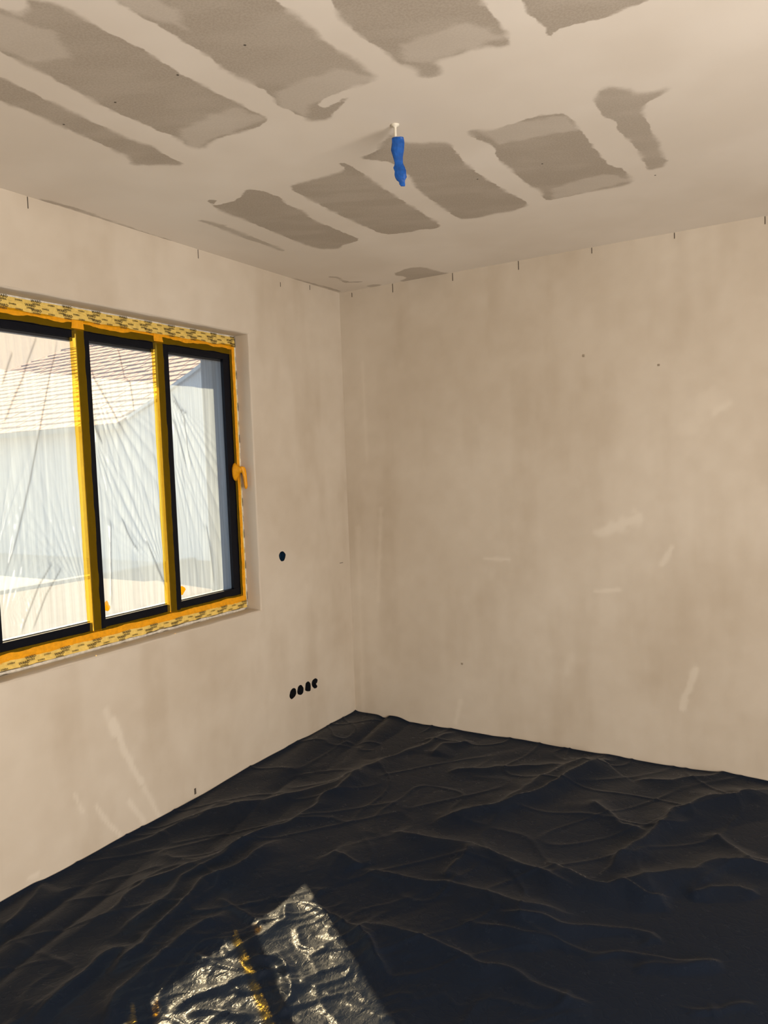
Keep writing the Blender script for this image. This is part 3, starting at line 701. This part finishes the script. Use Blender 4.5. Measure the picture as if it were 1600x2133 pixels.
# ------------------------------------------------------------------ tape
def strip_path(path, width_pts, mat, name, label=None, parent=None, seed=1, wrinkle=.0012, wave=.004, step=.008):
    """tape laid along a straight run. path: ('y' or 'z', a, b); width_pts: cross-section [(x, other)] points from one edge to the other"""
    ax, a, b = path
    n = int(abs(b - a) / step); m0 = len(width_pts)
    cs = []
    for j in range(m0 - 1):
        for k in range(4): cs.append(tuple(np.array(width_pts[j]) * (1 - k / 4) + np.array(width_pts[j + 1]) * k / 4))
    cs.append(width_pts[-1]); m = len(cs)
    mb = MB()
    for i in range(n + 1):
        t = a + (b - a) * i / n
        for j, (x, o) in enumerate(cs):
            e = 1.0 if j in (0, m - 1) else .25
            s = 1 if j < m / 2 else 2
            w = wave * e * (vnoise(np.array([t * 16.]), np.array([s * 5.5]), seed)[0] - .5) * 2 + wave * .4 * e * (vnoise(np.array([t * 70.]), np.array([s * 5.5]), seed + 1)[0] - .5)
            xx = x + wrinkle * abs(vnoise(np.array([t * 45. + j * .8]), np.array([j * .7]), seed + 2)[0])
            mb.v.append((xx, t, o + w) if ax == 'y' else (xx, o + w, t))
    for i in range(n):
        for j in range(m - 1): mb.f.append((i * m + j, i * m + j + 1, (i + 1) * m + j + 1, (i + 1) * m + j))
    o = mb.build(name, mat, parent)
    if label: tag(o, label, 'tape', 'masking tape around the window')
    return o

T = WX + .0012
top_tape = strip_path(('y', WY0 + .006, WY1 - .003), [(T + .003, 2.243), (T + .004, 2.222), (T + .002, 2.196)], M_TAPE_PRINT, 'printed_tape',
                      'pale yellow printed tape along the head of the window', seed=101, wrinkle=.004, wave=.005)
bot_tape = strip_path(('y', WY0 + .006, WY1 - .010), [(T + .0055, .866), (T + .007, .850), (T + .010, .833)], M_TAPE_PRINT, 'printed_tape',
                      'pale yellow printed tape along the foot of the window above the sill', seed=111, wrinkle=.003, wave=.004)
right_tape = strip_path(('z', .845, 2.235), [(T + .002, -.861), (T + .004, -.855), (T + .006, -.849)], M_TAPE_PRINT, 'printed_tape',
                        'narrow printed tape edge beside the corner-side reveal', seed=121, wrinkle=.002, wave=.0015)
strip_path(('y', WY0 + .006, WY1 - .006), [(T, 2.206), (T + .001, 2.178), (T - .001, 2.1535)], M_TAPE, 'masking_tape', 'orange tape strip along the head of the window frame', seed=131, wave=.0025)
strip_path(('y', WY0 + .006, WY1 - .006), [(T + .0005, 2.193), (T + .0015, 2.187), (T + .0015, 2.179)], M_TAPE_OPAQUE, 'masking_tape', 'bright orange ragged tape layer under the printed tape at the window head', seed=141, wave=.007, wrinkle=.002)
strip_path(('y', WY0 + .006, WY1 - .006), [(T - .001, .9035), (T + .001, .888), (T + .003, .860)], M_TAPE, 'masking_tape', 'orange tape strip along the foot of the window frame', seed=151, wave=.0025)
strip_path(('y', WY0 + .006, WY1 - .006), [(T + .0025, .893), (T + .004, .880), (T + .0055, .859)], M_TAPE_OPAQUE, 'masking_tape', 'wide bright orange tape layer along the foot of the window', seed=161, wave=.005, wrinkle=.002)
strip_path(('z', .880, 2.19), [(T - .001, -.886), (T + .002, -.874), (T + .003, -.858)], M_TAPE, 'masking_tape', 'orange tape strip down the frame behind the taped handle', seed=171, wave=.002)
strip_path(('z', .885, 2.19), [(T + .0035, -.874), (T + .0045, -.866), (T + .0045, -.857)], M_TAPE_OPAQUE, 'masking_tape', 'bright orange tape layer down the frame beside the reveal', seed=181, wave=.002)
for (a, b), lab in zip(MUL, ('orange tape strip down the mullion between the first two panes at the photo edge', 'orange tape strip down the mullion beside the pane nearest the corner')):
    strip_path(('z', .893, 2.175), [(-.1085, a - .024), (-.0985, a - .001), (-.0962, a + .003), (-.0962, a + .036)], M_TAPE, 'masking_tape', lab, seed=int(200 - a * 10), wave=.0022, wrinkle=.001)

for (a, b), lab in zip(MUL, ('square orange tape patch at the head of the mullion towards the photo edge', 'square orange tape patch at the head of the mullion towards the corner')):
    strip_path(('z', 2.158, 2.192), [(T + .0045, a - .022), (T + .0055, a + .008), (T + .0045, a + .038)], M_TAPE_OPAQUE, 'masking_tape', lab, seed=int(240 - a * 10), wave=.006, wrinkle=.0015, step=.004)

# printed lettering on the pale tape
def text_mesh(body, size):
    cu = bpy.data.curves.new('lettering_curve', 'FONT'); cu.body = body; cu.size = size; cu.align_x = 'CENTER'; cu.resolution_u = 1
    cu.offset = size * .02
    o = bpy.data.objects.new('lettering_curve', cu); col.objects.link(o)
    bpy.context.view_layer.update()
    me = bpy.data.meshes.new_from_object(o.evaluated_get(bpy.context.evaluated_depsgraph_get()))
    v = np.array([p.co[:2] for p in me.vertices]); f = [tuple(p.vertices) for p in me.polygons]
    bpy.data.objects.remove(o); bpy.data.curves.remove(cu); bpy.data.meshes.remove(me)
    return v, f
WORD, SUB = text_mesh('WARD', .0150), text_mesh('DIVERA', .0098)
LINE = text_mesh('DIVERA', .0088)
def printing(tape, ax, a, b, rows, x, pitch=.058):
    mb = MB()
    for r, z in enumerate(rows):
        t = a + .012 + (r % 2) * pitch * .5; k = 0
        while t < b - .02:
            blocks = [(WORD, .0012), (SUB, -.0082)] if (k + r) % 2 == 0 else [(LINE, -.003)]
            for (v, f), dz in blocks:
                if ax == 'y': pts = [(x, t + p[0] + .018, z + p[1] + dz) for p in v]
                else: pts = [(x, z + p[1] * .5, t + p[0] + .018) for p in v]
                mb.add(pts, f)
            t += pitch * (.82 if (k + r) % 2 == 0 else .92); k += 1
    o = mesh_obj('lettering', mb.v, mb.f, M_INK, tape)
    o['kind'] = 'stuff'
printing(top_tape, 'y', WY0, WY1, (2.232, 2.2135, 2.197), T + .0085, .080)
printing(bot_tape, 'y', WY0, WY1, (.857, .841), T + .0145, .088)
printing(right_tape, 'z', .86, 2.22, (-.853,), T + .0095, .095)

# ------------------------------------------------------------------ socket boxes in the window wall
box_labels = ['single round wall box hole with a blue liner, above the row of four', 'black socket box hole with a pointed foot, first in the row of four',
              'black oval socket box hole, second in the row of four counted from the window', 'black flat-footed socket box hole, third in the row of four counted from the window',
              'black kidney-shaped socket box hole, nearest the corner in the row of four']
for i, p in enumerate(outlines):
    c = np.mean(p, 0); n = len(p)
    root = empty('socket_box', (-.025, c[0], c[1]))
    mb = MB(); mb2 = MB(); loc = np.array(root.location)
    R = .034
    ring = [(math.atan2(q[1] - c[1], q[0] - c[0])) for q in p]
    wall_ring = [np.array((-.0002, q[0], q[1])) - loc for q in p]
    in_ring = [np.array((-.006, c[0] + (q[0] - c[0]) * 1.04, c[1] + (q[1] - c[1]) * 1.04)) - loc for q in p]
    mb.v = [tuple(q) for q in wall_ring + in_ring]
    mb.f = [(k, (k + 1) % n, n + (k + 1) % n, n + k) for k in range(n)]
    mb.build('plaster_rim', M_BARE if i == 99 else M_BOX, root)
    deep = [np.array((-.046, c[0] + (q[0] - c[0]) * 1.0, c[1] + (q[1] - c[1]) * 1.0)) - loc for q in p]
    mb2.v = [tuple(q) for q in in_ring + deep]
    mb2.f = [(k, (k + 1) % n, n + (k + 1) % n, n + k) for k in range(n)] + [tuple(range(n, 2 * n))]
    mb2.build('box_liner', M_BOXBLUE if i == 0 else M_BOX, root)
    # folded cable end inside the box
    mb3 = MB()
    for s in (-1, 1):
        mb3.box(np.array((-.030, c[0] + s * .007 - .003, c[1] - .010)) - loc, np.array((-.020, c[0] + s * .007 + .003, c[1] + .012)) - loc)
    mb3.build('cable_end', M_BOXBLUE if i == 0 else M_BOX, root, bevel=.001)
    tag(root, box_labels[i], 'socket box', None if i == 0 else 'row of socket boxes low on the wall')

# ------------------------------------------------------------------ ceiling light outlet: white cable wrapped in blue tape
CX, CY = 1.413, -1.75
fx = empty('wrapped_light_cable', (CX, CY, H))
tag(fx, 'white ceiling light cable with its end wrapped in twisted blue tape', 'light cable')
mb = MB(); n = 16
for r, z in ((.013, 0.0), (.013, -.003), (.006, -.006), (.0045, -.009)):
    for k in range(n):
        w = 1 + .25 * (vnoise(np.array([k * 1.3]), np.array([z * 500]), 77)[0] - .5)
        mb.v.append((r * w * math.cos(6.2832 * k / n), r * w * math.sin(6.2832 * k / n), z))
for q in range(3):
    for k in range(n): mb.f.append((q * n + k, q * n + (k + 1) % n, (q + 1) * n + (k + 1) % n, (q + 1) * n + k))
mb.build('ceiling_collar', M_WHITE, fx, smooth=True)
cab = MB(); n = 10
for z in (0.0, -.015, -.03, -.045, -.06):
    for k in range(n): cab.v.append((.0042 * math.cos(6.2832 * k / n) + .02 * -z * .5, .0042 * math.sin(6.2832 * k / n), z))
for q in range(4):
    for k in range(n): cab.f.append((q * n + k, q * n + (k + 1) % n, (q + 1) * n + (k + 1) % n, (q + 1) * n + k))
cab.build('cable', M_WHITE, fx, smooth=True)
WRAP = [(2.5606,.0064,.0182),(2.5550,.0069,.0195),(2.5442,.0072,.0203),(2.5231,.0047,.0189),(2.5122,.0051,.0168),(2.5011,.0060,.0144),(2.4858,.0078,.0123),(2.4790,.0080,.0138),(2.4703,.0104,.0179),(2.4592,.0116,.0198),(2.4485,.0112,.0192),(2.4400,.0126,.0166),(2.4314,.0145,.0129),(2.4256,.0163,.0097),(2.4187,.0167,.0089),(2.4130,.0184,.0067)]
mb = MB(); n = 12
vx, vy = 0.856, 0.517           # the flat side of the wrap faces along the view across the room
for k, (z, off, w) in enumerate(WRAP):
    th = w * (.42 if k < 6 else .30 if k < 9 else .38); tw = .35 * math.sin(k * .5)
    for j in range(n):
        t = 6.2832 * j / n
        jig = 1 + .30 * (vnoise(np.array([j * 1.7]), np.array([k * .9]), 88)[0] - .5)
        a, b = w * math.cos(t) * jig, th * math.sin(t + tw * .5) * jig
        mb.v.append((off * vx * 1.1 + a * vx - b * vy, off * vy * .6 + a * vy + b * vx, z - H))
for k in range(len(WRAP) - 1):
    for j in range(n): mb.f.append((k * n + j, k * n + (j + 1) % n, (k + 1) * n + (j + 1) % n, (k + 1) * n + j))
mb.f += [tuple(range(n))[::-1], tuple((len(WRAP) - 1) * n + j for j in range(n))]
wr = mb.build('tape_wrap', M_BLUE, fx)
wr['label'] = 'crumpled blue tape'

# ------------------------------------------------------------------ black plastic sheet on the floor
gx = np.r_[np.arange(.004, 2.9, .0075), np.linspace(2.9, RX - .02, 60)]
gy = np.r_[np.linspace(RY + .02, -3.1, 70), np.arange(-3.1 + .0075, -.004, .0075)]
GX, GY = np.meshgrid(gx, gy, indexing='ij')
px, py = GX.ravel(), GY.ravel()
h = np.zeros(px.shape)
# broad soft billows, stretched along the fold direction towards the corner
u = px * .80 - py * .60; v = px * .60 + py * .80
h += (vnoise(u * 3.2 + 40, v * 1.2 + 40, 201) - .45) * .022
h += (vnoise(u * 6 + 40, v * 1.8 + 40, 202) - .5) * .010
rid = np.abs(vnoise(px * 3.5 + 2 * vnoise(px * 2 + 9, py * 2 + 90, 3) + 40, py * 3.5 + 70, 204) - .5)
h += .0045 * np.exp(-(rid / .035))
rid2 = np.abs(vnoise(u * 7 + 40, v * 2 + 70, 205) - .5)
h += .004 * np.exp(-(rid2 / .04))
# folds running beside the window wall into the corner
near = np.exp(-(px / .75) ** 2)
h += near * (np.abs(vnoise(px * 7 + py * 1.2 + 40, py * .8 + 60, 206) - .5) * .046)
warpx = (vnoise(px * 11 + 30, py * 11 + 90, 207) - .5) * .035; warpy = (vnoise(px * 11 + 70, py * 11 + 50, 208) - .5) * .035
for k, (amp, w1, w2, pts) in enumerate(CREASES):
    lo = np.min(pts, 0) - .45; hi = np.max(pts, 0) + .45
    m = (px > lo[0]) & (px < hi[0]) & (py > lo[1]) & (py < hi[1])
    d, side, arc = seg_dist(px[m] + warpx[m], py[m] + warpy[m], pts)
    taper = sstep(0, .18, arc) * sstep(0, .18, 1 - arc)
    ends = np.where((arc <= 0) | (arc >= 1), np.exp(-(d / .03) ** 2), 1)
    w = np.where(side > 0, w1, w2)
    h[m] += amp * taper * ends * (np.exp(-d / w) * .75 + np.exp(-(d / (w * .5)) ** 2) * .2 + (np.exp(-(d / .07) ** 2) * .6 if k < 28 else 0))
# crumples in the middle of the sheet
core = np.exp(-(((px - 1.15) / .45) ** 2 + ((py + 2.15) / .45) ** 2))
cr1 = np.abs(vnoise(u * 16 + 40, v * 9 + 70, 209) - .5); cr2 = np.abs(vnoise(u * 34 + 20, v * 20 + 70, 210) - .5)
h += core * (.009 * np.exp(-cr1 / .08) + .0045 * np.exp(-cr2 / .10))
h = np.maximum(h, 0.0008) + .001
# the edge turns up against the walls
wl = .010 + .020 * vnoise(py * 4 + 60, py * 0 + 3.5, 211); wr_ = .008 + .016 * vnoise(px * 7 + 20, px * 0 + 5.5, 212)
h += wl * np.exp(-px / .018) + wr_ * np.exp(-(-py) / .018)
ix, iy = len(gx), len(gy)
I = np.arange(ix * iy).reshape(ix, iy)
F = np.stack([I[:-1, :-1], I[1:, :-1], I[1:, 1:], I[:-1, 1:]], -1).reshape(-1, 4)
sheet = mesh_obj('plastic_sheet', np.stack([px, py, h], -1), F, M_SHEET, smooth=True)
set_attr(sheet, 'crumple', sstep(.15, .75, core))
tag(sheet, 'creased black plastic sheet covering the whole floor', 'plastic sheet')

# ------------------------------------------------------------------ outside, beyond the window
M_NFAC = simple_mat('neighbour_render', (0.58, 0.57, 0.56), .9, .2, 6, .05)
M_NCREAM = simple_mat('pale_far_tiles', (0.50, 0.385, 0.29), .9, .2, 4, .05)
M_TILE = simple_mat('clay_tile', (0.54, 0.325, 0.24), .8, .25, 9, .15)
M_PAVE = simple_mat('terrace_paving', (0.15, 0.125, 0.11), .9, .2, 5, .1)
M_KERB = simple_mat('concrete_kerb', (0.26, 0.25, 0.24), .9, .2, 12, .1)
M_GRAVEL = simple_mat('pale_gravel', (0.33, 0.33, 0.32), .95, .1, 25, .2)

g = MB().box((-60, -40, -.30), (-.4, 40, -.12)).build('ground', M_GRAVEL)
tag(g, 'pale gravel ground outside the window', 'ground', kind='structure')
pv = MB().box((-7.35, -14, -.12), (-.42, 14, -.05)).build('terrace', M_PAVE)
tag(pv, 'warm paved terrace outside the window', 'terrace', kind='structure')
kb = MB().box((-7.50, -14, -.12), (-7.35, 14, .0)).build('kerb', M_KERB, pv, bevel=.01)

nb = empty('neighbour_house', (-12, 6, -.12))
tag(nb, 'neighbouring house with a clay tiled roof seen through the window film', 'house')
L0 = np.array(nb.location)
def npart(mb, name, mat, parent=None, **kw):
    mb.v = [tuple(np.array(p) - L0) for p in mb.v]
    return mb.build(name, mat, nb if parent is None else parent, **kw)
npart(MB().box((-24, 6.0, -.12), (-9.0, 6.3, 2.58)), 'facade', M_NFAC)
# gable end that rises beside the eaves
npart(MB().prism([(-9.6, -.12), (-9.6, 2.56), (-8.9, 2.60), (-7.99, 2.90), (-7.17, 3.28), (-3.6, 4.95), (0.2, 3.3), (0.2, -.12)], 1, 5.92, 6.25), 'gable_wall', M_NFAC)
npart(MB().prism([(-8.9, 2.58), (-7.17, 3.26), (-3.6, 4.93), (-3.6, 4.98), (-7.19, 3.32), (-8.92, 2.63)], 1, 5.86, 6.30), 'verge_board', M_NFAC)
# roof slope: deck, then tiles
pitch = math.atan(.577); ROW, TW = .275, .30
roof = npart(MB().add([(-24, 5.72, 2.44), (-9.0, 5.72, 2.44), (-9.0, 6.4, 2.832), (-4, 6.4, 2.832), (-4, 10.5, 5.19), (-17.0, 10.5, 5.19)], [(0, 1, 2, 5), (2, 3, 4, 5)]), 'roof_deck', M_TILE)
npart(MB().box((-24, 5.66, 2.40), (-8.95, 5.72, 2.50)), 'gutter', M_KERB)
tile_me = None; rest = MB(); spots = []
for r in range(22):
    s = r * ROW * .98
    y = 5.68 + s * math.cos(pitch); z = 2.46 + s * math.sin(pitch)
    if y > 10.45: break
    xl = -24 + (y - 5.68) / 4.8 * 7.0 + .3
    x = -5.2 - (r % 2) * TW * .5
    while x > xl:
        if x < -9.05 or y > 6.35: spots.append((math.hypot(x - 2.58, y + 3.83), x, y, z))
        x -= TW
spots.sort()
tilev = MB().box((-.136, 0, 0), (.136, .33, .026))
tm = MB().add(tilev.v, tilev.f).build('roof_tile', M_TILE)
tme = tm.data
def visible_tile(x, y, z):
    # tiles hidden behind the gable are left to the joined part
    t = (5.92 + 3.83) / (y + 3.83); gx_ = 2.58 + (x - 2.58) * t; gz_ = 1.556 + (z - 1.556) * t
    return gx_ < -8.9 or gz_ > 2.60 + (gx_ + 8.9) * .40
cnt = 0
rot = Matrix.Rotation(pitch - .075, 4, 'X')
for (d, x, y, z) in spots:
    j = random.uniform(-.006, .006)
    M = Matrix.Translation((x, y, z + .030 + j)) @ rot
    if cnt < 300 and visible_tile(x, y, z) and x < -6.0:
        o = tm if cnt == 0 else bpy.data.objects.new('roof_tile', tme)
        if cnt: col.objects.link(o)
        o.parent = nb
        o.matrix_local = Matrix.Translation(-Vector(L0)) @ M
        cnt += 1
    else:
        rest.add([tuple(M @ Vector(p)) for p in tilev.v], tilev.f)
rt = npart(rest, 'far_tiles', M_TILE); rt['kind'] = 'stuff'
npart(MB().prism([(10.38, 5.12), (10.62, 5.12), (10.56, 5.28), (10.44, 5.28)], 0, -17.0, -4.0), 'ridge_cap', M_TILE)
# another house behind, of which only the wide pale roof shows above the ridge
ch = empty('far_house', (-26, 14, -.12))
tag(ch, 'far house with a wide pale sunlit roof above the tiled ridge', 'house')
C0 = np.array(ch.location)
def cpart(mb, name, mat):
    mb.v = [tuple(np.array(p) - C0) for p in mb.v]
    return mb.build(name, mat, ch)
cpart(MB().box((-54, 13.0, -.12), (-9, 13.3, 4.6)), 'far_wall', M_NFAC)
cpart(MB().prism([(12.5, 4.4), (38.0, 16.7), (38.0, 16.9), (12.5, 4.6)], 0, -60, -8), 'far_roof', M_NCREAM)
cpart(MB().box((-54, 12.4, 4.36), (-8, 12.5, 4.56)), 'gutter', M_KERB)
